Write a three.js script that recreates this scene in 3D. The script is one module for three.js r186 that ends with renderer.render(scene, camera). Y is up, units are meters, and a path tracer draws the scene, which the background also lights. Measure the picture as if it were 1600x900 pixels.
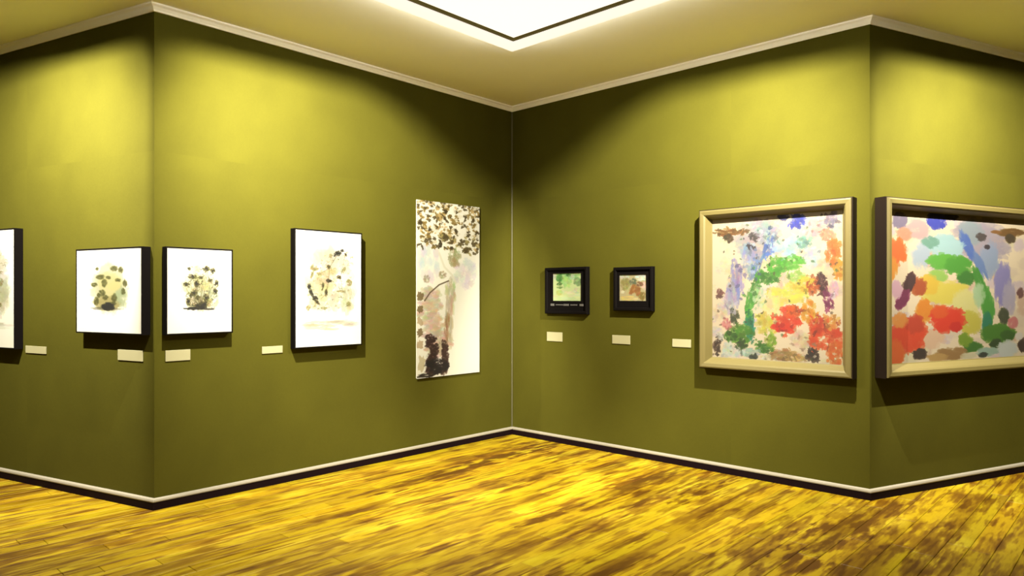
import * as THREE from 'three';
import { RectAreaLightUniformsLib } from 'three/addons/lights/RectAreaLightUniformsLib.js';
import { mergeGeometries } from 'three/addons/utils/BufferGeometryUtils.js';
import { RoundedBoxGeometry } from 'three/addons/geometries/RoundedBoxGeometry.js';

// ---------------------------------------------------------------- camera, light, exposure
const scene = new THREE.Scene();
scene.background = new THREE.Color(0x000000);
const camera = new THREE.PerspectiveCamera(2 * Math.atan(450 / 1091) * 180 / Math.PI, 16 / 9, 0.05, 60);
camera.position.set(0, 1.55, 0);                       // looks along -z, level, straight at the corner
camera.setViewOffset(1600, 900, 0, -12, 1600, 900);    // lens shifted a little so the uprights stay upright
camera.updateProjectionMatrix();
const renderer = new THREE.WebGLRenderer();
renderer.toneMapping = THREE.LinearToneMapping;
renderer.toneMappingExposure = 1.0;
renderer.shadowMap.enabled = true;
RectAreaLightUniformsLib.init();

const PANEL_LIGHT = 0.35;          // radiance of the big ceiling light
const SPOT_LIGHT = 150;            // candela of a wall spotlight
const FLOOR_LIGHT = 50;          // candela of the added downlight over the floor
const WARM = new THREE.Color().setRGB(1.0, 0.93, 0.74);
const PANEL_COL = new THREE.Color().setRGB(1.0, 0.95, 0.84);

// ---------------------------------------------------------------- plan of the room (metres; x right, z towards the viewer)
const H = 3.66;
const DL = new THREE.Vector2(-0.6826, 0.7308), DR = new THREE.Vector2(0.731, 0.682);      // along the left and the right wall, away from the corner
const DLF = new THREE.Vector2(-0.8907, -0.4547), DRF = new THREE.Vector2(0.9026, -0.4306); // along the walls beyond the two outer corners
const C = new THREE.Vector2(0, -7.83);
const L = C.clone().addScaledVector(DL, 3.795), R = C.clone().addScaledVector(DR, 3.713);
const L2 = L.clone().addScaledVector(DLF, 4.2), R2 = R.clone().addScaledVector(DRF, 4.2);
const PLAN = [C, R, R2, new THREE.Vector2(R2.x, 3), new THREE.Vector2(L2.x, 3), L2, L];
const N = PLAN.length;
const SIDES = ['right', 'right_return', 'right_end', 'back', 'left_end', 'left_return', 'left'];
const inward = PLAN.map((p, i) => { const q = PLAN[(i + 1) % N], d = q.clone().sub(p).normalize(); return new THREE.Vector2(-d.y, d.x); });
function plan(i, off) {           // vertex i of the plan moved off metres into the room (negative: outwards), mitred
  const a = inward[(i + N - 1) % N], b = inward[i % N], m = a.clone().add(b), k = 1 + a.dot(b);
  return PLAN[i % N].clone().addScaledVector(m, off / k);
}
function localFrame(which) {      // x axis to the viewer's right along the wall, z axis out of the wall
  return { left: [C, DL, -1], right: [C, DR, 1], left_return: [L, DLF, -1], right_return: [R, DRF, 1] }[which];
}

// ---------------------------------------------------------------- helpers
let seed = 20177;
const rnd = () => { seed = (seed * 1664525 + 1013904223) >>> 0; return seed / 4294967296; };
const rr = (a, b) => a + (b - a) * rnd();
const perm = (() => { const a = []; for (let i = 0; i < 256; i++) a.push(i); for (let i = 255; i > 0; i--) { const j = Math.floor(rnd() * (i + 1)); [a[i], a[j]] = [a[j], a[i]]; } return a.concat(a); })();
function vnoise(x, y) {
  const xi = Math.floor(x), yi = Math.floor(y), fx = x - xi, fy = y - yi, u = fx * fx * (3 - 2 * fx), v = fy * fy * (3 - 2 * fy);
  const h = (i, j) => perm[perm[i & 255] + (j & 255)] / 255;
  return (h(xi, yi) * (1 - u) + h(xi + 1, yi) * u) * (1 - v) + (h(xi, yi + 1) * (1 - u) + h(xi + 1, yi + 1) * u) * v;
}
const fbm = (x, y, n = 4) => { let s = 0, a = 0.5, t = 0; for (let i = 0; i < n; i++) { s += a * vnoise(x, y); t += a; a *= 0.5; x *= 2.03; y *= 2.03; } return s / t; };
const smooth = (a, b, x) => { const t = Math.min(1, Math.max(0, (x - a) / (b - a))); return t * t * (3 - 2 * t); };
const toS = c => Math.round(255 * (c <= 0.0031308 ? 12.92 * c : 1.055 * Math.pow(Math.min(1, c), 1 / 2.4) - 0.055));
const toL = c => { c /= 255; return c <= 0.04045 ? c / 12.92 : Math.pow((c + 0.055) / 1.055, 2.4); };
function std(r, g, b, rough = 0.8, extra = {}) {
  const m = new THREE.MeshPhysicalMaterial({ roughness: rough, ...extra }); m.color.setRGB(r, g, b); return m;
}
const used = {};
function numbered(n) { if (used[n] === undefined) { used[n] = 0; return n; } used[n]++; return n + '_' + String(used[n]).padStart(3, '0'); }
function mesh(name, geo, mat, parent) {
  const m = new THREE.Mesh(geo, mat); m.name = parent ? name : numbered(name); m.castShadow = m.receiveShadow = true; (parent || scene).add(m); return m;
}
function structure(name, geo, mat) { const m = mesh(name, geo, mat); m.userData = { kind: 'structure' }; return m; }
function thing(name, label, category, group) {
  const g = new THREE.Group(); g.name = numbered(name); g.userData = { label, category }; if (group) g.userData.group = group; scene.add(g); return g;
}
function tri(verts, uvs) {        // non-indexed geometry from flat arrays
  const g = new THREE.BufferGeometry(); g.setAttribute('position', new THREE.Float32BufferAttribute(verts, 3));
  g.setAttribute('uv', new THREE.Float32BufferAttribute(uvs || new Array(verts.length / 3 * 2).fill(0), 2)); g.computeVertexNormals(); return g;
}
const quad = (o, a, b, c, d) => { for (const p of [a, b, c, a, c, d]) o.push(...p); };
const quadUV = (o, a, b, c, d) => { for (const p of [a, b, c, a, c, d]) o.push(...p); };
function hang(o, wall, s, y) {    // stand a group on the face of a wall: s metres from that wall's corner, y above the floor
  const [p, d, sg] = localFrame(wall), q = p.clone().addScaledVector(d, s), x = d.clone().multiplyScalar(sg);
  o.position.set(q.x, y, q.y); o.rotation.y = Math.atan2(-x.y, x.x);
}
function canvasTexture(w, h, draw) {
  const c = document.createElement('canvas'); c.width = w; c.height = h; draw(c.getContext('2d'), w, h);
  const t = new THREE.CanvasTexture(c); t.colorSpace = THREE.SRGBColorSpace; t.anisotropy = 4; return t;
}
function dataTexture(w, h, f, srgb, rep) {
  const a = new Uint8Array(w * h * 4);
  for (let j = 0; j < h; j++) for (let i = 0; i < w; i++) { const c = f(i, j), k = (j * w + i) * 4; a[k] = c[0]; a[k + 1] = c[1]; a[k + 2] = c[2]; a[k + 3] = 255; }
  const t = new THREE.DataTexture(a, w, h); t.wrapS = t.wrapT = THREE.RepeatWrapping; t.magFilter = THREE.LinearFilter; t.minFilter = THREE.LinearMipmapLinearFilter; t.generateMipmaps = true;
  if (srgb) t.colorSpace = THREE.SRGBColorSpace; if (rep) t.repeat.set(rep, rep); t.needsUpdate = true; return t;
}

// ---------------------------------------------------------------- materials
const wallTex = dataTexture(512, 512, (i, j) => {      // brush-rolled paint: faint mottling, seamless enough over 2.6 m
  const x = i / 512, y = j / 512, b = (fbm(x * 9, y * 9, 4) - 0.5) * 20 + (vnoise(i * 0.9, j * 0.9) - 0.5) * 8, v = Math.round(238 + b); return [v, v, v - 2];
}, true, 1 / 2.6);
const wallBump = dataTexture(256, 256, (i, j) => { const v = Math.round(128 + (fbm(i * 0.12, j * 0.12, 3) - 0.5) * 150); return [v, v, v]; }, false, 1 / 0.6);
const M = {
  wall: std(0.0690, 0.0640, 0.0068, 0.9, { specularIntensity: 0.15, map: wallTex, bumpMap: wallBump, bumpScale: 0.0006 }),
  ceiling: std(0.95, 0.95, 0.84, 0.9, { bumpMap: wallBump, bumpScale: 0.0005 }),
  cornice: std(0.93, 0.92, 0.82, 0.5),
  baseboard: std(0.006, 0.002, 0.003, 0.7, { specularIntensity: 0.15 }),
  baseCap: std(0.26, 0.235, 0.19, 0.5),
  bead: std(0.075, 0.07, 0.03, 0.6),
  subfloor: std(0.03, 0.018, 0.006, 0.9),
  blackFrame: std(0.003, 0.0022, 0.0022, 0.7, { specularIntensity: 0.12 }),
  blackMat: std(0.003, 0.0022, 0.0022, 0.9, { specularIntensity: 0.12 }),
    card: std(0.30, 0.28, 0.16, 0.8),
  darkSide: std(0.010, 0.006, 0.004, 0.6, { specularIntensity: 0.2 }),
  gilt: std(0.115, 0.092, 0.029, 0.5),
  board: std(0.5, 0.48, 0.42, 0.9),
  lampBody: std(0.03, 0.03, 0.03, 0.4),
  seam: std(0.16, 0.16, 0.10, 0.7),
};
M.diffuser = std(0.8, 0.8, 0.78, 0.6); M.diffuser.emissive.setRGB(1.0, 0.97, 0.92); M.diffuser.emissiveIntensity = 1.0;
M.band = std(0.8, 0.8, 0.78, 0.6); M.band.emissive.setRGB(1.0, 0.93, 0.86); M.band.emissiveIntensity = 0.9;
M.edge = std(0.8, 0.8, 0.78, 0.6); M.edge.emissive.setRGB(1.0, 0.95, 0.86); M.edge.emissiveIntensity = 13.0;  // strong glow added on the panel sides to brighten the ceiling
M.lens = std(0.8, 0.8, 0.75, 0.4); M.lens.emissive.copy(WARM); M.lens.emissiveIntensity = 3;

// ---------------------------------------------------------------- walls, ceiling
for (let i = 0; i < N; i++) {
  const a = plan(i, 0), b = plan(i + 1, 0), c = plan(i + 1, -0.22), d = plan(i, -0.22), len = a.distanceTo(b), v = [], t = [];
  const P = (p, y) => [p.x, y, p.y];
  quad(v, P(a, 0), P(a, H), P(b, H), P(b, 0)); quadUV(t, [0, 0], [0, H], [len, H], [len, 0]);
  quad(v, P(c, 0), P(c, H), P(d, H), P(d, 0)); quadUV(t, [0, 0], [0, H], [len, H], [len, 0]);
  quad(v, P(a, 0), P(d, 0), P(d, H), P(a, H)); quadUV(t, [0, 0], [.2, 0], [.2, H], [0, H]);
  quad(v, P(b, 0), P(b, H), P(c, H), P(c, 0)); quadUV(t, [0, 0], [0, H], [.2, H], [.2, 0]);
  quad(v, P(a, H), P(d, H), P(c, H), P(b, H)); quadUV(t, [0, 0], [0, .2], [len, .2], [len, 0]);
  quad(v, P(a, 0), P(b, 0), P(c, 0), P(d, 0)); quadUV(t, [0, 0], [len, 0], [len, .2], [0, .2]);
  for (let k = 0; k < v.length; k += 9) { /* faces wound for outward normals */ const q = v.slice(k + 3, k + 6); for (let m = 0; m < 3; m++) { v[k + 3 + m] = v[k + 6 + m]; v[k + 6 + m] = q[m]; } }
  for (let k = 0; k < t.length; k += 6) { const q = t.slice(k + 2, k + 4); t[k + 2] = t[k + 4]; t[k + 3] = t[k + 5]; t[k + 4] = q[0]; t[k + 5] = q[1]; }
  structure('wall_' + SIDES[i], tri(v, t), M.wall);
}
function slab(y0, y1) {
  const sh = new THREE.Shape(); for (let i = 0; i < N; i++) { const p = plan(i, -0.22); i ? sh.lineTo(p.x, -p.y) : sh.moveTo(p.x, -p.y); }
  const g = new THREE.ExtrudeGeometry(sh, { depth: y1 - y0, bevelEnabled: false }); g.rotateX(-Math.PI / 2); g.translate(0, y0, 0); return g;
}
structure('ceiling', slab(H, H + 0.2), M.ceiling);

function strip(i, prof) {         // a moulding along wall i; prof: [out from the wall, height] from bottom to top
  const v = [], n = prof.length;
  const P = (k, e) => { const p = plan(i + e, prof[k][0]); return [p.x, prof[k][1], p.y]; };
  for (let k = 0; k < n; k++) { const m = (k + 1) % n; quad(v, P(k, 0), P(k, 1), P(m, 1), P(m, 0)); }
  return tri(v);
}
let trims = 0;
for (let i = 0; i < N; i++) {
  structure('trim_' + (++trims), strip(i, [[0.001, H - 0.052], [0.010, H - 0.052], [0.016, H - 0.040], [0.030, H - 0.022], [0.046, H - 0.012], [0.050, H - 0.001], [0.001, H - 0.001]]), M.cornice);
  const bb = structure('baseboard_' + SIDES[i], strip(i, [[0.001, 0.001], [0.020, 0.001], [0.020, 0.058], [0.001, 0.058]]), M.baseboard);
  mesh('cap', strip(i, [[0.001, 0.058], [0.024, 0.058], [0.026, 0.066], [0.022, 0.078], [0.010, 0.084], [0.001, 0.084]]), M.baseCap, bb);
}
{ // slim bead closing the inner corner
  const p = plan(0, 0.008), g = new THREE.CylinderGeometry(0.009, 0.009, H - 0.15, 10); g.translate(p.x, 0.09 + (H - 0.15) / 2, p.y);
  structure('trim_' + (++trims), g, M.bead);
}

// ---------------------------------------------------------------- floor: planks laid along the left wall
const FU0 = -2.2, FS = 8.6;
const stains = [[0.66, 2.66, .26, .07, 1], [1.2, 3.8, .34, .15, .85], [1.65, 3.77, .26, .10, .8], [0.82, 0.68, .40, .12, .95], [1.51, 0.78, .5, .09, .7], [1.93, 2.18, .20, .035, 1], [0.78, 2.18, .4, .10, .6], [2.7, 2.86, .2, .06, .8],
  [2.4, 0.86, .10, .022, 1], [2.28, 0.91, .06, .018, 1], [0.4, 0.64, .3, .2, .7], [0.41, 3.7, .4, .12, .4], [2.92, 1.12, .4, .04, .5], [2.28, 1.48, .35, .05, .5], [3.9, 0.38, .4, .06, .5], [1.39, 3.43, .4, .12, .45], [0.63, 4.24, .4, .18, .45], [1.0, 1.4, .5, .06, .5], [1.2, 2.5, .3, .05, .5], [2.3, 3.4, .4, .06, .5]];
const floorTex = dataTexture(2048, 2048, (i, j) => {
  const u = FU0 + FS * i / 2048, v = FU0 + FS * j / 2048;
  const grain = fbm(u * 4.2, v * 44, 4), fine = vnoise(u * 22, v * 190), streak = fbm(u * 2.4 + 31, v * 15 + 7, 4), patch = fbm(u * 1.8 + 9, v * 4.2 + 3, 4), dash = fbm(u * 3.1 + 60, v * 26 + 90, 3);
  let d = smooth(0.48, 0.70, grain) * 0.36 + smooth(0.56, 0.74, streak) * 0.42 + smooth(0.60, 0.8, patch) * 0.40 + smooth(0.66, 0.76, dash) * 0.40 + (fine - 0.5) * 0.20;
  const rag = fbm(u * 7 + 50, v * 30 + 20, 4);
  for (const [a, b, ru, rv, k] of stains) { const q = Math.hypot((u - a) / ru, (v - b) / rv); if (q < 1.9) d += k * 0.80 * smooth(1.4, 0.2, q + (rag - 0.5) * 4.2); }
  const lightPatch = smooth(0.5, 0.75, fbm(u * 2.1 + 77, v * 6 + 40, 3));
  d = Math.min(1, Math.max(0, d));
  const A = [0.36 + 0.10 * lightPatch, 0.25 + 0.10 * lightPatch, 0.004 + 0.010 * lightPatch], B = [0.085, 0.034, 0.001];
  return [0, 1, 2].map(k => toS(A[k] * Math.pow(B[k] / A[k], d)));
}, true);
const floorRough = dataTexture(512, 512, (i, j) => { const g = Math.round(255 * (0.34 + 0.26 * fbm(i * 0.02, j * 0.16, 4))); return [g, g, g]; }, false);
const tints = [[1, 1, 1], [0.9, 0.86, 0.8], [1.12, 1.1, 1.1], [0.80, 0.74, 0.7], [1.04, 0.96, 0.9], [0.95, 0.99, 1]];
const plankMats = tints.map(([r, g, b]) => std(0.80 * r, 0.80 * g, 0.80 * b, 1, { specularIntensity: 0.5, map: floorTex, roughnessMap: floorRough }));
const floor = structure('floor', slab(-0.16, -0.022), M.subfloor);
const turn = Math.atan2(-DL.y, DL.x);
const inRoom = (x, z) => { let k = false; for (let i = 0, j = N - 1; i < N; j = i++) { const a = PLAN[i], b = PLAN[j]; if ((a.y > z) !== (b.y > z) && x < (b.x - a.x) * (z - a.y) / (b.y - a.y) + a.x) k = !k; } return k; };
const PW = 0.124, rest = tints.map(() => []); let planks = 0;
function plankGeo(len, w, u0, v0) {
  const hx = len / 2, hz = w / 2, e = 0.0025, h = 0.022, v = [], t = [];
  const top = [[-hx + e, 0, -hz + e], [-hx + e, 0, hz - e], [hx - e, 0, hz - e], [hx - e, 0, -hz + e]], mid = [[-hx, -e, -hz], [-hx, -e, hz], [hx, -e, hz], [hx, -e, -hz]], bot = mid.map(p => [p[0], -h, p[2]]);
  const uv = p => [((u0 + p[0]) - FU0) / FS, ((v0 - p[2]) - FU0) / FS];
  const q4 = (a, b, c, d) => { quad(v, a, b, c, d); quadUV(t, uv(a), uv(b), uv(c), uv(d)); };
  q4(...top); for (let i = 0; i < 4; i++) { const k = (i + 1) % 4; q4(top[i], mid[i], mid[k], top[k]); q4(mid[i], bot[i], bot[k], mid[k]); }
  return tri(v, t);
}
for (let r = 0; r < 120; r++) {
  const v0 = -5.2 + PW * (r + 0.5);
  let u = -6 - rr(0, 1.4);
  while (u < 12.5) {
    const len = rr(0.95, 2.1), uc = u + len / 2, x = C.x + DL.x * uc + DR.x * v0, z = C.y + DL.y * uc + DR.y * v0;
    let inside = false; for (const k of [-0.5, -0.25, 0, 0.25, 0.5]) { const e = uc + k * len; for (const w of [-0.5, 0.5]) if (inRoom(C.x + DL.x * e + DR.x * (v0 + w * PW), C.y + DL.y * e + DR.y * (v0 + w * PW))) inside = true; }
    const m = Math.floor(rnd() * tints.length);
    if (inside) {
      const g = plankGeo(len - 0.0025, PW - 0.0025, uc, v0);
      const near = z < -2.9 && Math.abs(x) < -z * 0.80 + 0.7;
      if (near) { const p = mesh('plank', g, plankMats[m], floor); p.position.set(x, 0, z); p.rotation.y = turn; planks++; }
      else { g.rotateY(turn); g.translate(x, 0, z); rest[m].push(g); }
    }
    u += len;
  }
}
console.log('planks as parts', planks);
rest.forEach((l, m) => { if (l.length) mesh('plank_field', mergeGeometries(l), plankMats[m], floor).userData.kind = 'stuff'; });

// ---------------------------------------------------------------- the big luminous ceiling panel
{
  const s0 = 1.54, o0 = 1.44, ls = 3.7, lo = 3.7, drop = 0.11;            // nearest edges from the right and left wall; size
  const t = thing('ceiling_light', 'large square white luminous ceiling panel with a thin dark inner line', 'ceiling light');
  const ctr = C.clone().addScaledVector(DL, s0 + ls / 2).addScaledVector(DR, o0 + lo / 2);
  t.position.set(ctr.x, H - drop, ctr.y); t.rotation.y = turn;             // local x along the left wall
  const ring = (ox, oz, ix, iz, y0, y1) => { const sh = new THREE.Shape(); sh.moveTo(-ox, -oz); sh.lineTo(ox, -oz); sh.lineTo(ox, oz); sh.lineTo(-ox, oz); sh.closePath();
    const h = new THREE.Path(); h.moveTo(-ix, -iz); h.lineTo(-ix, iz); h.lineTo(ix, iz); h.lineTo(ix, -iz); h.closePath(); sh.holes.push(h);
    const g = new THREE.ExtrudeGeometry(sh, { depth: y1 - y0, bevelEnabled: false }); g.rotateX(-Math.PI / 2); g.translate(0, y0, 0); return g; };
  const X = ls / 2, Z = lo / 2, b = 0.150, s = 0.060;
  mesh('outer_band', ring(X, Z, X - b, Z - b, 0, drop - 0.001), M.band, t);
  mesh('added_edge_glow', ring(X + 0.004, Z + 0.004, X, Z, 0.006, drop - 0.002), M.edge, t);  // unseen glowing rim, added to light the ceiling around the panel
  mesh('dark_line', ring(X - b, Z - b, X - b - s, Z - b - s, 0.006, drop - 0.002), M.seam, t);
  const pg = new THREE.BoxGeometry(2 * (X - b - s), 0.05, 2 * (Z - b - s)); pg.translate(0, 0.03, 0);
  mesh('diffuser', pg, M.diffuser, t);
  const a = new THREE.RectAreaLight(PANEL_COL, PANEL_LIGHT, 2 * (X - b - s), 2 * (Z - b - s));
  a.position.set(0, 0.002, 0); a.rotation.x = -Math.PI / 2; t.add(a); a.name = 'ceiling_light_glow';
}

// ---------------------------------------------------------------- spotlights washing the walls (on the ceiling just above the view)
function spotlight(label, pos, aim, angle, penumbra, power, cut, mount = H) {
  const t = thing('spotlight', label, 'spotlight', 'wall spotlights on the ceiling'); t.position.set(pos.x, mount, pos.y);
  const plate = new THREE.LatheGeometry([[0, 0], [0.055, 0], [0.055, -0.018], [0.048, -0.026], [0, -0.026]].map(p => new THREE.Vector2(...p)), 28); mesh('mounting_plate', plate, M.lampBody, t);
  const st = new THREE.CylinderGeometry(0.011, 0.011, 0.10, 14); st.translate(0, -0.07, 0); mesh('stem', st, M.lampBody, t);
  const piv = new THREE.Vector3(0, -0.145, 0), dir = aim.clone().sub(new THREE.Vector3(pos.x, mount - 0.145, pos.y)).normalize();
  const head = mesh('head', new THREE.LatheGeometry([[0, -0.07], [0.026, -0.068], [0.040, -0.05], [0.046, 0.0], [0.048, 0.052], [0.050, 0.056], [0.044, 0.056], [0.042, 0.05], [0, 0.05]].map(p => new THREE.Vector2(...p)), 32), M.lampBody, t);
  head.position.copy(piv); head.quaternion.setFromUnitVectors(new THREE.Vector3(0, 1, 0), dir);
  const lens = new THREE.CylinderGeometry(0.040, 0.040, 0.004, 28); lens.translate(0, 0.053, 0); mesh('lens', lens, M.lens, head);
  const src = piv.clone().addScaledVector(dir, 0.060), world = new THREE.Vector3(pos.x, mount, pos.y).add(src);
  if (cut) {                      // an added, unseen black hood whose front edge keeps the beam off the ceiling and out of the corner
    const v = [], P = q => [q.x, q.y, q.z], ring = cut.map(([p, y, ax, ay]) => {
      const e = new THREE.Vector3(p.x, y, p.y).sub(world).normalize(), o = new THREE.Vector3(ax.x * 1, ay, ax.y * 1).add(e.clone()).normalize();
      return [src.clone().addScaledVector(e, 0.115), src.clone().addScaledVector(o, 0.06)]; });
    for (let i = 0; i + 1 < ring.length; i++) quad(v, P(ring[i][0]), P(ring[i + 1][0]), P(ring[i + 1][1]), P(ring[i][1]));
    mesh('added_hood', tri(v), M.addedHood, t);
  }
  const l = new THREE.SpotLight(WARM, power, 0, angle, penumbra, 2); l.name = 'spotlight_beam';
  l.position.copy(world); l.target.position.copy(world).add(dir); l.castShadow = true; l.shadow.radius = 0.4; l.shadow.mapSize.set(2048, 2048); l.shadow.bias = -0.0005;
  scene.add(l); scene.add(l.target);
}
M.addedHood = std(0.02, 0.02, 0.02, 0.7, { side: THREE.DoubleSide });  // for the added shields that shape the wall beams
const at = (p, d, s, n, o) => p.clone().addScaledVector(d, s).addScaledVector(n, o);
const nL = inward[6], nR = inward[0], nLF = inward[5], nRF = inward[1];
function wash(label, p, d, s, n, o, ts, ty, angle, pen, power, cut) {
  const b = at(p, d, ts, n, 0); spotlight(label, at(p, d, s, n, o), new THREE.Vector3(b.x, ty, b.y), angle, pen, power, cut);
}
function cutLine(d, e, s1) {      // front edge of the hood shaped for the shade wanted on the walls: along the ceiling, then down into the corner
  const z = new THREE.Vector2(), m = d.clone().multiplyScalar(-1);
  return [[at(C, d, s1 + 0.6, d, 0), H - 0.25, z, 1.5], [at(C, d, s1, d, 0), H - 0.25, z, 1.5], [at(C, d, 2.0, d, 0), H - 0.24, z, 1.5], [at(C, d, 1.55, d, 0), H - 0.36, m.clone().multiplyScalar(.3), 1.5], [at(C, d, 0.95, d, 0), H - 0.72, m.clone().multiplyScalar(.7), 1.4], [at(C, d, 0.4, d, 0), H - 0.98, m.clone().multiplyScalar(.9), 1.3],
    [C, H - 1.15, m, 1.2], [at(C, e, 0.35, e, 0), H - 1.7, m.clone().add(e), .6], [at(C, e, 0.9, e, 0), H - 2.8, m.clone().add(e), .3], [at(C, e, 1.1, e, 0), 0.02, m.clone().add(e), 0]];
}
function sideCut(p, d) {          // hood of the lamps beyond the outer corners: added to keep their beam on their own wall
  const z = new THREE.Vector2(), m = k => d.clone().multiplyScalar(-k);
  return [[at(p, d, 3.2, d, 0), H - 0.25, z, 1.5], [at(p, d, 1.0, d, 0), H - 0.25, z, 1.5], [at(p, d, 0.1, d, 0), H - 0.25, m(0.6), 1.5], [p, H - 0.4, m(2), 1], [p, H - 1.2, m(4), 0.3], [p, 1.2, m(4), 0], [p, 0, m(4), -0.3]];
}
wash('black ceiling spotlight washing the left wall of drawings', C, DL, 3.72, nL, 1.40, 1.7, 1.85, 1.15, 0.9, SPOT_LIGHT, cutLine(DL, DR, 3.79));
wash('black ceiling spotlight washing the right wall with the large painting', C, DR, 3.72, nR, 1.48, 1.7, 1.85, 1.15, 0.9, SPOT_LIGHT, cutLine(DR, DL, 3.70));
wash('black ceiling spotlight washing the wall at the far left', L, DLF, 0.5, nLF, 1.3, 1.2, 1.9, 1.15, 0.8, SPOT_LIGHT * 0.75, sideCut(L, DLF));
wash('black ceiling spotlight washing the wall at the far right', R, DRF, 0.5, nRF, 1.3, 1.2, 1.9, 1.15, 0.8, SPOT_LIGHT * 0.66, sideCut(R, DRF));

{ // an unseen downlight added under the panel to brighten the floor
  const p = at(C, DL, 3.25, DR, 3.15);
  spotlight('added black downlight under the middle of the luminous ceiling panel', p, new THREE.Vector3(p.x, 0, p.y - 0.001), 0.80, 0.6, FLOOR_LIGHT, null, H - 0.112);
}

// ---------------------------------------------------------------- prints (flat pictures)
const ink = (c, k) => `rgb(${c.map(v => toS(Math.min(0.9, toL(v) / k))).join(',')})`;   // pigment whose lit colour is c
function painter(g, w, h, [x0, y0, x1, y1], k, soft) {        // draw in the coordinates of a sketch of the picture
  const X = x => (x - x0) / (x1 - x0) * w, Y = y => (y - y0) / (y1 - y0) * h, S = w / (x1 - x0), T = h / (y1 - y0);
  const blob = (x, y, rx, ry, c, alpha = 1, rot = 0, rough = 0.35) => {
    g.globalAlpha = alpha; g.fillStyle = ink(c, k); g.beginPath();
    const n = 18, off = []; for (let i = 0; i < n; i++) off.push(1 + (rnd() - 0.5) * 2 * rough);
    for (let i = 0; i <= n; i++) { const a = i / n * Math.PI * 2, r = off[i % n], px = Math.cos(a) * rx * r, py = Math.sin(a) * ry * r, q = x + px * Math.cos(rot) - py * Math.sin(rot), e = y + px * Math.sin(rot) + py * Math.cos(rot); i ? g.lineTo(X(q), Y(e)) : g.moveTo(X(q), Y(e)); }
    g.closePath(); g.fill(); g.globalAlpha = 1;
  };
  const dab = (x, y, rx, ry, c, alpha = 1, rot = 0) => {       // a soft-edged patch built from many small strokes
    const n = soft ? 70 : 44; for (let i = 0; i < n; i++) { const a = rnd() * 6.283, r = Math.sqrt(rnd()), px = Math.cos(a) * r * rx, py = Math.sin(a) * r * ry, f = 0.75 + rnd() * 0.5;
      blob(x + px * Math.cos(rot) - py * Math.sin(rot), y + px * Math.sin(rot) + py * Math.cos(rot), rx * (soft ? 0.34 : 0.27), ry * (soft ? 0.34 : 0.27), c.map(v => Math.min(255, v * (soft ? 1 : 0.86 + 0.28 * rnd()))), alpha * 0.55, rot, 0.4); }
  };
  const line = (pts, wd, c, alpha = 1) => { g.globalAlpha = alpha; g.strokeStyle = ink(c, k); g.lineWidth = wd * (S + T) / 2; g.lineCap = 'round'; g.beginPath(); pts.forEach(([x, y], i) => i ? g.lineTo(X(x), Y(y)) : g.moveTo(X(x), Y(y))); g.stroke(); g.globalAlpha = 1; };
  return { blob, dab, line, X, Y };
}
const PAPER_K = 4.2;
function bouquet(soft) {
  return canvasTexture(384, 496, (g, w, h) => {
    g.fillStyle = 'rgb(190,189,180)'; g.fillRect(0, 0, w, h);
    const p = painter(g, w, h, [112, 172, 505, 682], PAPER_K, soft);
    p.dab(312, 400, 100, 140, [246, 244, 205], .5); p.dab(320, 390, 70, 70, [250, 240, 170], .45); p.dab(385, 470, 36, 60, [205, 220, 170], .4); p.dab(300, 500, 70, 40, [200, 190, 120], .5);
    for (const [x, y, a, b] of [[345, 290, 20, 16], [385, 300, 14, 18], [240, 290, 10, 10], [262, 340, 26, 14], [222, 388, 18, 12], [410, 380, 12, 22], [368, 362, 16, 10], [285, 380, 16, 22], [310, 345, 14, 10], [270, 440, 20, 18], [345, 470, 16, 24], [292, 468, 16, 14], [235, 490, 14, 24], [400, 430, 12, 18], [330, 505, 28, 12], [300, 520, 30, 14], [250, 455, 10, 14]])
      { p.dab(x, y, a, b, [88, 84, 22], soft ? .35 : .75); if (!soft) p.blob(x, y, a * .5, b * .5, [30, 26, 6], .9, rnd() * 3, .6); }
    p.dab(310, 522, 34, 22, [14, 10, 2], soft ? .7 : 1); p.blob(255, 534, 46, 9, [20, 16, 4], soft ? .4 : .95); p.blob(345, 538, 55, 6, [30, 26, 8], soft ? .3 : .8);
    if (!soft) for (let i = 0; i < 26; i++) { const a = rr(-2.7, -.45), r = rr(60, 185); p.line([[305, 520], [305 + Math.cos(a) * r * .4, 520 + Math.sin(a) * r * .6], [312 + Math.cos(a) * r * .62, 520 + Math.sin(a) * r * 1.35]], 2.2, [70, 66, 18], .45); }
    if (!soft) for (let i = 0; i < 150; i++) { const y = 275 + Math.pow(rnd(), 0.75) * 255, hw = 100 - Math.abs(y - 430) * 0.22, x = 315 + rr(-hw, hw), a = rnd() * 6.28, l = rr(6, 18); p.line([[x, y], [x + Math.cos(a) * l * .6, y + Math.sin(a) * l * .4], [x + Math.cos(a + .9) * l, y + Math.sin(a + .9) * l]], rr(2, 4.5), rnd() < .45 ? [46, 42, 10] : [128, 122, 40], rr(.35, .8)); }
    p.dab(345, 395, 34, 26, [255, 245, 165], .5); p.dab(290, 290, 24, 18, [255, 252, 225], .6);
  });
}
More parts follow.
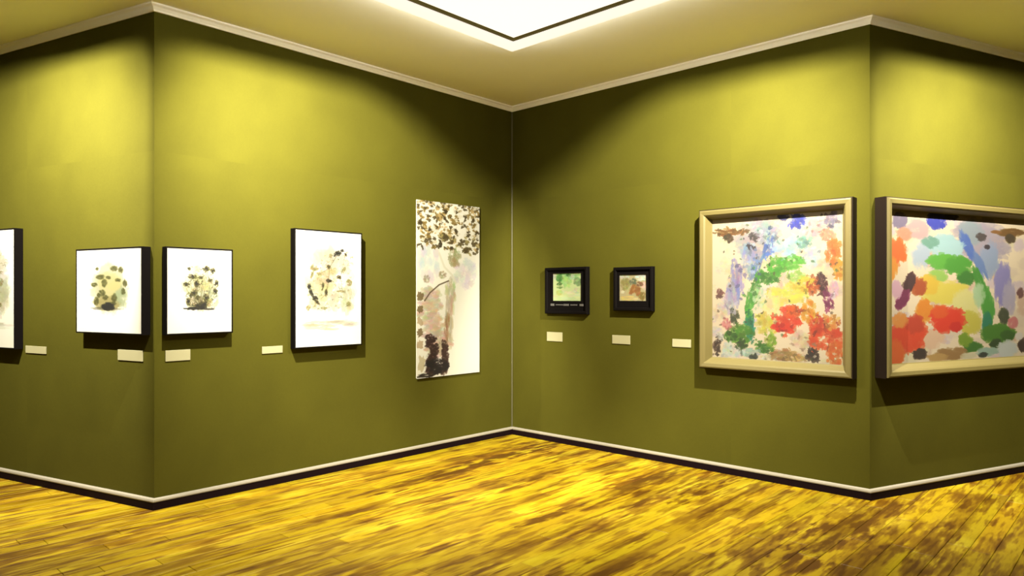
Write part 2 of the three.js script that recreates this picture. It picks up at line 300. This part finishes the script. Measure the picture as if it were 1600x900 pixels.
function sprigs() {
  return canvasTexture(416, 640, (g, w, h) => {
    g.fillStyle = 'rgb(190,189,180)'; g.fillRect(0, 0, w, h);
    const p = painter(g, w, h, [862, 70, 1260, 768], PAPER_K, false);
    p.dab(1070, 380, 150, 210, [252, 247, 212], .5); p.dab(1010, 450, 90, 90, [250, 238, 165], .35); p.dab(1050, 340, 60, 60, [252, 225, 165], .4); p.dab(1180, 480, 50, 90, [248, 240, 185], .35);
    for (const [x, y, a, b, r, t] of [[1110, 202, 24, 15, -.5, 0], [1140, 180, 12, 9, 0, 0], [1162, 205, 12, 6, 1, 1], [1068, 215, 9, 12, 0, 2], [970, 295, 24, 16, 0, 2], [955, 335, 9, 22, .3, 2], [1055, 285, 12, 12, 0, 1], [1058, 370, 17, 11, 0, 0], [1118, 348, 14, 12, 0, 1], [940, 405, 10, 16, 0, 0], [950, 440, 9, 30, -.4, 0], [975, 478, 17, 13, 0, 0], [1020, 405, 8, 22, .2, 1], [1040, 445, 9, 22, 0, 1], [1130, 434, 24, 7, 0, 2], [1185, 380, 17, 22, 0, 2], [935, 535, 12, 16, 0, 2], [1028, 538, 18, 9, 0, 2], [985, 500, 20, 9, .8, 1], [1180, 515, 14, 14, 0, 2], [1000, 330, 14, 10, .5, 2], [1150, 300, 8, 20, .5, 2]])
      { const c = [[38, 34, 14], [112, 98, 44], [188, 176, 110]][t]; p.dab(x, y, a, b, c, .8, r); if (t < 2) p.blob(x, y, a * .55, b * .55, c.map(v => v * .5), .9, r, .5); }
    for (const pts of [[[940, 400], [955, 450], [985, 485], [970, 530]], [[1110, 205], [1060, 290], [1055, 370], [1040, 450], [1010, 480]], [[1160, 200], [1130, 340], [1140, 430]], [[1000, 330], [1050, 300]], [[950, 340], [975, 300]]]) p.line(pts, 2.2, [90, 80, 36], .6);
    for (let i = 0; i < 110; i++) { const y = rr(190, 545), x = rr(930, 1200) - (y < 270 ? -60 : 0), l = rr(5, 16), a = rnd() * 6.28; if (x < 1215) p.line([[x, y], [x + Math.cos(a) * l, y + Math.sin(a) * l * .8], [x + Math.cos(a + 1) * l * 1.3, y + Math.sin(a + 1) * l]], rr(2, 4), rnd() < .25 ? [70, 60, 24] : [186, 170, 96], rr(.3, .65)); }
    p.dab(1060, 640, 160, 30, [250, 246, 208], .5);
  });
}
function woodland() {             // tall print: leaves over a pale trunk and a white clearing
  return canvasTexture(320, 832, (g, w, h) => {
    g.fillStyle = ink([255, 253, 240], 2.1); g.fillRect(0, 0, w, h);
    const p = painter(g, w, h, [58, 65, 330, 835], 2.5, false);
    p.dab(110, 330, 40, 80, [240, 240, 255], .6); p.dab(265, 380, 50, 60, [244, 238, 255], .6);
    for (let i = 0; i < 10; i++) p.dab(125 + rr(-26, 50), 470 + i * 28, 40, 30, [228, 205, 178], .8);
    p.dab(200, 460, 22, 60, [205, 205, 160], .7); p.dab(196, 560, 18, 110, [215, 200, 165], .6); p.dab(185, 620, 14, 60, [178, 140, 96], .6);
    for (let i = 0; i < 330; i++) { const y = 66 + Math.pow(rnd(), 1.25) * 205, x = rr(58, 330), t = rnd(); p.blob(x, y, rr(4, 12), rr(3, 9), t < .36 ? [70, 54, 16] : t < .62 ? [150, 122, 50] : t < .8 ? [226, 196, 130] : [255, 250, 226], .8, rnd() * 3, .5); }
    for (let i = 0; i < 46; i++) { const x = rr(150, 325), y = 210 + rnd() * 95 * (x - 120) / 200; p.blob(x, y, rr(5, 13), rr(4, 10), rnd() < .5 ? [82, 70, 30] : [190, 176, 110], .8, rnd() * 3, .5); }
    p.dab(215, 305, 26, 42, [172, 168, 112], .7); p.dab(165, 385, 15, 16, [170, 160, 120], .6); p.dab(98, 405, 13, 16, [175, 160, 130], .6); p.blob(155, 250, 7, 14, [50, 40, 16], .9);
    p.line([[150, 290], [172, 350], [205, 385], [222, 420]], 9, [255, 252, 230], .9); p.line([[90, 500], [112, 465], [150, 430], [190, 412]], 6, [96, 76, 50], .8);
    for (const y of [480, 535, 590, 640, 690]) p.blob(72, y, 13, 18, rnd() < .5 ? [120, 96, 56] : [205, 180, 138], .8);
    for (let i = 0; i < 16; i++) p.dab(122 + rr(-14, 12), 660 + i * 10.5, 17, 14, [52, 24, 20], .8);
    for (let i = 0; i < 10; i++) p.dab(172 + rr(-8, 8), 690 + i * 14, 14, 16, [64, 34, 24], .75);
    p.dab(140, 790, 46, 34, [18, 6, 8], 1); p.dab(95, 824, 38, 9, [30, 20, 12], .9); p.line([[158, 640], [155, 745]], 7, [226, 208, 180], .9); p.blob(78, 770, 14, 36, [212, 196, 150], .7);
  });
}
function abstractPicture(flip, soft) {
  return canvasTexture(640, 690, (g, w, h) => {
    if (flip) { g.translate(w, 0); g.scale(-1, 1); }
    g.fillStyle = ink([246, 226, 194], 4.0); g.fillRect(0, 0, w, h);
    const p = painter(g, w, h, [105, 135, 620, 690], 4.9, soft), laid = [];
    const vivid = c => { const m = (c[0] + c[1] + c[2]) / 3; return c.map(v => Math.max(0, Math.min(255, m + (v - m) * 1.28 - (m < 215 ? 8 : 0)))); };
    const D = (x, y, a, b, c, al, r) => { p.dab(x, y, a, b, vivid(c), al, r); laid.push([x, y, a, b, vivid(c)]); };
    for (let i = 0; i < 60; i++) D(rr(110, 615), rr(140, 690), rr(14, 40), rr(12, 36), [[248, 234, 212], [240, 214, 190], [236, 222, 226], [250, 240, 205]][Math.floor(rnd() * 4)], .5);
    D(290, 230, 95, 70, [196, 188, 200], .8); D(210, 390, 28, 80, [168, 164, 214], .9); D(260, 300, 30, 60, [178, 190, 218], .8); D(330, 200, 40, 40, [176, 190, 196], .7); D(185, 450, 22, 60, [206, 200, 220], .7);
    D(175, 192, 44, 15, [128, 92, 34], 1, .1); D(180, 215, 18, 16, [84, 66, 40], .9); D(235, 192, 18, 6, [150, 110, 60], .8); D(292, 215, 18, 14, [90, 80, 82], .9); D(270, 252, 10, 8, [70, 60, 70], .8); D(140, 430, 12, 18, [128, 92, 88], .9);
    D(345, 250, 16, 50, [104, 132, 200], .8, .4); D(295, 330, 14, 50, [132, 156, 204], .8, .4); D(452, 165, 28, 28, [68, 80, 190], 1); D(402, 145, 22, 12, [60, 62, 120], .9); D(420, 260, 55, 40, [196, 232, 236], .9); D(475, 245, 26, 20, [140, 182, 170], .8); D(505, 300, 26, 40, [204, 216, 232], .8);
    D(520, 200, 34, 30, [238, 202, 202], .8); D(575, 172, 20, 26, [150, 138, 164], .9); D(560, 220, 22, 20, [242, 178, 150], .8);
    D(430, 315, 46, 26, [112, 186, 78], 1); D(375, 330, 40, 34, [92, 168, 62], 1); D(345, 375, 28, 22, [72, 136, 50], 1); D(295, 400, 16, 62, [82, 152, 62], 1, .3); D(268, 480, 20, 66, [92, 164, 70], 1, .12); D(268, 560, 17, 50, [52, 138, 106], 1); D(450, 370, 30, 20, [176, 216, 120], .8);
    D(420, 430, 70, 36, [246, 232, 120], .9); D(350, 480, 40, 50, [246, 238, 170], .9); D(480, 400, 30, 30, [250, 214, 96], .9); D(330, 545, 34, 40, [222, 214, 104], .9); D(470, 600, 40, 30, [250, 214, 186], .9); D(300, 440, 20, 40, [204, 230, 190], .6);
    D(582, 285, 24, 46, [238, 128, 40], 1); D(600, 345, 16, 36, [246, 166, 62], .9); D(515, 405, 24, 30, [186, 96, 40], .9); D(545, 395, 16, 34, [72, 26, 34], 1, -.3); D(565, 455, 15, 34, [132, 44, 92], 1, -.4); D(585, 420, 16, 30, [238, 196, 214], .8); D(495, 500, 26, 40, [242, 160, 46], .9);
    D(412, 530, 52, 44, [232, 72, 22], 1); D(440, 500, 24, 22, [240, 110, 30], .9); D(385, 560, 20, 16, [214, 52, 26], .9); D(555, 590, 58, 52, [228, 86, 26], 1); D(590, 650, 26, 44, [236, 122, 52], .9); D(525, 545, 26, 30, [200, 74, 22], .9); D(575, 530, 22, 24, [246, 170, 90], .8);
    D(225, 590, 56, 34, [82, 134, 32], 1); D(190, 600, 24, 18, [60, 104, 22], .9); D(235, 630, 22, 16, [52, 78, 24], .9); D(325, 640, 30, 18, [68, 122, 36], .95); D(350, 610, 22, 24, [136, 166, 46], .8); D(205, 520, 18, 30, [78, 84, 62], .9); D(170, 550, 18, 20, [226, 150, 150], .7);
    D(190, 655, 36, 30, [232, 238, 234], .9); D(270, 660, 36, 16, [186, 212, 196], .9); D(285, 672, 16, 9, [62, 70, 60], .8); D(130, 640, 18, 26, [66, 46, 32], .9); D(145, 605, 14, 14, [250, 246, 236], .9); D(400, 660, 50, 20, [176, 142, 92], .9); D(510, 655, 20, 18, [58, 38, 22], 1); D(450, 670, 30, 14, [212, 180, 120], .8); D(340, 672, 26, 10, [236, 226, 196], .8);
    const n0 = 60;
    if (!soft) for (let i = 0; i < 620; i++) { const q = laid[n0 + Math.floor(rnd() * (laid.length - n0))], f = rr(0.62, 1.25), a = rnd() * 6.283, r = Math.sqrt(rnd()) * 1.35; p.blob(q[0] + Math.cos(a) * r * q[2], q[1] + Math.sin(a) * r * q[3], rr(3, 9), rr(3, 12), q[4].map(v => Math.min(255, v * f)), .7, rnd() * 3, .5); }
    if (!soft) for (let i = 0; i < 60; i++) p.blob(rr(110, 615), rr(145, 685), rr(2, 6), rr(2, 7), [[40, 34, 40], [252, 246, 230], [90, 70, 50], [70, 110, 60]][Math.floor(rnd() * 4)], .6, rnd() * 3, .5);
  });
}
function greenView() {
  return canvasTexture(256, 248, (g, w, h) => {
    g.fillStyle = ink([222, 240, 176], 2.3); g.fillRect(0, 0, w, h); const p = painter(g, w, h, [180, 150, 430, 395], 2.3, false);
    p.dab(300, 180, 110, 30, [140, 196, 120], .9); p.dab(240, 190, 28, 34, [70, 138, 60], 1); p.dab(240, 245, 26, 14, [76, 118, 48], .9); p.dab(300, 230, 40, 50, [176, 230, 136], .8); p.dab(390, 230, 36, 34, [128, 158, 104], .9); p.dab(350, 185, 22, 24, [196, 226, 190], .8); p.dab(240, 275, 26, 10, [116, 150, 76], .8); p.dab(318, 168, 20, 12, [60, 120, 52], .9);
    p.dab(300, 345, 110, 40, [232, 244, 186], .8); p.dab(390, 300, 34, 26, [212, 220, 184], .8); p.dab(235, 320, 30, 22, [196, 220, 120], .7); p.dab(195, 180, 14, 30, [216, 220, 206], .9);
  });
}
function brownView() {
  return canvasTexture(256, 248, (g, w, h) => {
    g.fillStyle = ink([196, 184, 140], 2.5); g.fillRect(0, 0, w, h); const p = painter(g, w, h, [765, 165, 1000, 395], 2.5, false);
    p.dab(950, 195, 46, 26, [226, 236, 226], .9); p.dab(810, 185, 40, 18, [214, 214, 200], .9); p.dab(820, 250, 40, 50, [152, 142, 76], .9); p.dab(885, 230, 26, 30, [96, 108, 84], 1); p.dab(900, 305, 50, 46, [160, 100, 46], 1); p.dab(975, 265, 20, 34, [232, 196, 186], .9); p.dab(940, 250, 26, 20, [128, 84, 60], .9); p.dab(795, 315, 16, 14, [238, 232, 196], .9); p.dab(840, 370, 60, 20, [222, 202, 116], .9); p.dab(960, 350, 26, 34, [136, 112, 46], .9); p.dab(905, 375, 22, 12, [234, 214, 150], .8); p.dab(850, 290, 12, 60, [200, 188, 130], .6, .4);
  });
}
const printMat = t => std(1, 1, 1, 0.7, { map: t });

// ---------------------------------------------------------------- frames
function rails(w, h, prof) {      // four mitred rails round a w x h opening edge; prof: [in from the outer edge (or [side, top, bottom]), out from the wall]
  const out = [], n = prof.length;
  const corner = (k, e) => { const a = prof[k][0], [s, t, b] = Array.isArray(a) ? a : [a, a, a]; return [[-w / 2 + s, b], [w / 2 - s, b], [w / 2 - s, h - t], [-w / 2 + s, h - t]][e].concat(prof[k][1]); };
  for (let e = 0; e < 4; e++) { const v = []; for (let k = 0; k < n; k++) { const m = (k + 1) % n; quad(v, corner(k, e), corner(k, (e + 1) % 4), corner(m, (e + 1) % 4), corner(m, e)); } out.push(tri(v)); }
  return out;
}
function sheet(w, h, d) {         // thin sheet with its face at +z, uv 0..1 on the face
  const g = new THREE.BoxGeometry(w, h, d); g.translate(0, h / 2, d / 2); return g;
}
function boxedDrawing(label, group, wall, s0, s1, y0, y1, tex, depth = 0.068) {
  const w = Math.abs(s1 - s0), h = y1 - y0, t = thing('framed_drawing', label, 'picture', group); hang(t, wall, (s0 + s1) / 2, y0);
  for (const g of rails(w, h, [[0, 0.002], [0, depth], [0.006, depth + 0.002], [0.010, depth], [0.010, 0.002]])) mesh('rail', g, M.blackFrame, t);
  const bk = new THREE.BoxGeometry(w - 0.02, h - 0.02, 0.02); bk.translate(0, h / 2, 0.016); mesh('backing', bk, M.board, t);
  const pg = sheet(w - 0.021, h - 0.021, 0.004); pg.translate(0, 0.0105, depth - 0.006); mesh('paper', pg, printMat(tex), t);
}
boxedDrawing('white sheet with dark bouquet drawing in black frame right of the outer wall corner', null, 'left', 3.740, 3.243, 1.263, 1.907, bouquet(false));
boxedDrawing('tall white sheet with scattered brown sprig marks in deep black frame', null, 'left', 2.717, 2.050, 1.108, 2.112, sprigs());
boxedDrawing('white sheet with bouquet drawing in black frame left of the outer wall corner', null, 'left_return', 0.040, 0.823, 1.265, 1.905, bouquet(true));
boxedDrawing('white sheet in black frame cut off by the left edge of the picture', null, 'left_return', 1.657, 2.78, 1.108, 2.108, sprigs());

{ // tall unframed print beside the corner
  const w = 0.854, h = 1.752, t = thing('tall_print', 'tall narrow unframed print of leaves, pale trunk and white clearing beside the corner', 'print'); hang(t, 'left', 0.952, 0.738);
  const b = new THREE.BoxGeometry(w - 0.008, h - 0.008, 0.012); b.translate(0, h / 2, 0.007); mesh('backing_board', b, M.board, t);
  const g = sheet(w, h, 0.003); g.translate(0, 0, 0.013); mesh('sheet', g, printMat(woodland()), t);
}
function smallFrame(label, s0, s1, y0, y1, i0, i1, j0, j1, tex, plate) {
  const w = s1 - s0, h = y1 - y0, t = thing('small_framed_picture', label, 'picture', null); delete t.userData.group; hang(t, 'right', (s0 + s1) / 2, y0);
  for (const g of rails(w, h, [[0, 0.002], [0, 0.046], [0.006, 0.05], [0.026, 0.05], [0.034, 0.036], [0.034, 0.002]])) mesh('rail', g, M.blackFrame, t);
  const m = new THREE.Shape(), a = w / 2 - 0.0345, cx = (s0 + s1) / 2; m.moveTo(-a, 0.0345); m.lineTo(a, 0.0345); m.lineTo(a, h - 0.0345); m.lineTo(-a, h - 0.0345); m.closePath();
  const o = new THREE.Path(); o.moveTo(i0 - cx, j0 - y0); o.lineTo(i0 - cx, j1 - y0); o.lineTo(i1 - cx, j1 - y0); o.lineTo(i1 - cx, j0 - y0); o.closePath(); m.holes.push(o);
  const mg = new THREE.ExtrudeGeometry(m, { depth: 0.006, bevelEnabled: false }); mg.translate(0, 0, 0.026); mesh('mount', mg, M.blackMat, t);
  const pg = sheet(i1 - i0 + 0.01, j1 - j0 + 0.01, 0.004); pg.translate((i0 + i1) / 2 - cx, j0 - y0 - 0.005, 0.021); mesh('print', pg, printMat(tex), t);
  if (plate) for (const [x, pw, ph] of [[-0.185, 0.05, 0.024], [-0.09, 0.10, 0.010], [0.0, 0.07, 0.020], [0.10, 0.09, 0.011], [0.2, 0.05, 0.022]]) {
    const g = new RoundedBoxGeometry(pw, ph, 0.004, 2, 0.0015); g.translate(x, 0.094, 0.0345); mesh('inscription_plate', g, M.greyPlate, t);
  }
}
M.greyPlate = std(0.085, 0.08, 0.078, 0.6);
smallFrame('small black-framed pale green picture nearest the corner', 0.522, 1.082, 1.360, 1.845, 0.620, 0.993, 1.496, 1.782, greenView(), true);
smallFrame('small black-framed brown and grey picture left of the large painting', 1.401, 1.842, 1.403, 1.826, 1.461, 1.765, 1.500, 1.752, brownView(), false);

function bigPainting(label, wall, s0, s1, y0, y1, tex) {
  const w = Math.abs(s1 - s0), h = y1 - y0, t = thing('framed_painting', label, 'painting'); hang(t, wall, (s0 + s1) / 2, y0);
  for (const g of rails(w, h, [[0, 0.002], [0, 0.093], [0.0065, 0.096], [0.0065, 0.002]])) mesh('side_strip', g, M.darkSide, t);  // outer sides darker than the gilt face
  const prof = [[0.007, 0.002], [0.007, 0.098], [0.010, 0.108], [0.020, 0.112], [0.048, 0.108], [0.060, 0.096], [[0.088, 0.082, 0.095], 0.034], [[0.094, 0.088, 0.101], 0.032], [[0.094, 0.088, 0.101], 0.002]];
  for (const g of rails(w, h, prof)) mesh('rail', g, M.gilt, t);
  const g = sheet(w - 0.17, h - 0.17, 0.012); g.translate(0, 0.088, 0.016); mesh('canvas', g, printMat(tex), t);
}
bigPainting('large colourful abstract painting in pale gilt frame, wholly in view on the right wall', 'right', 2.346, 3.622, 0.913, 2.301, abstractPicture(false, false));
bigPainting('wide colourful abstract painting in pale frame cut off by the right edge of the picture', 'right_return', 0.055, 2.10, 0.925, 2.296, abstractPicture(true, true));

// ---------------------------------------------------------------- caption cards
function card(label, wall, s0, s1, y0, y1) {
  const g = new RoundedBoxGeometry(Math.abs(s1 - s0), y1 - y0, 0.006, 2, 0.002); g.translate(0, (y1 - y0) / 2, 0.004);
  const m = mesh('caption_card', g, M.card); hang(m, wall, (s0 + s1) / 2, y0); m.userData = { label, category: 'card', group: 'caption cards beside the pictures' };
}
card('small cream caption card just right of the outer corner, under the dark bouquet drawing', 'left', 3.72, 3.541, 1.067, 1.148);
card('small cream caption card left of the tall sprig drawing', 'left', 2.971, 2.791, 1.078, 1.136);
card('small cream caption card under the pale green picture by the corner', 'right', 0.516, 0.727, 1.066, 1.163);
card('small cream caption card under the brown and grey picture', 'right', 1.359, 1.568, 1.077, 1.162);
card('small cream caption card just left of the large gilt-framed painting', 'right', 2.029, 2.218, 1.079, 1.152);
card('small caption card just left of the outer corner, under the far left bouquet drawing', 'left_return', 0.121, 0.409, 1.067, 1.147);
card('small caption card nearest the left edge of the picture', 'left_return', 1.325, 1.614, 1.076, 1.136);

scene.add(camera);
renderer.render(scene, camera);
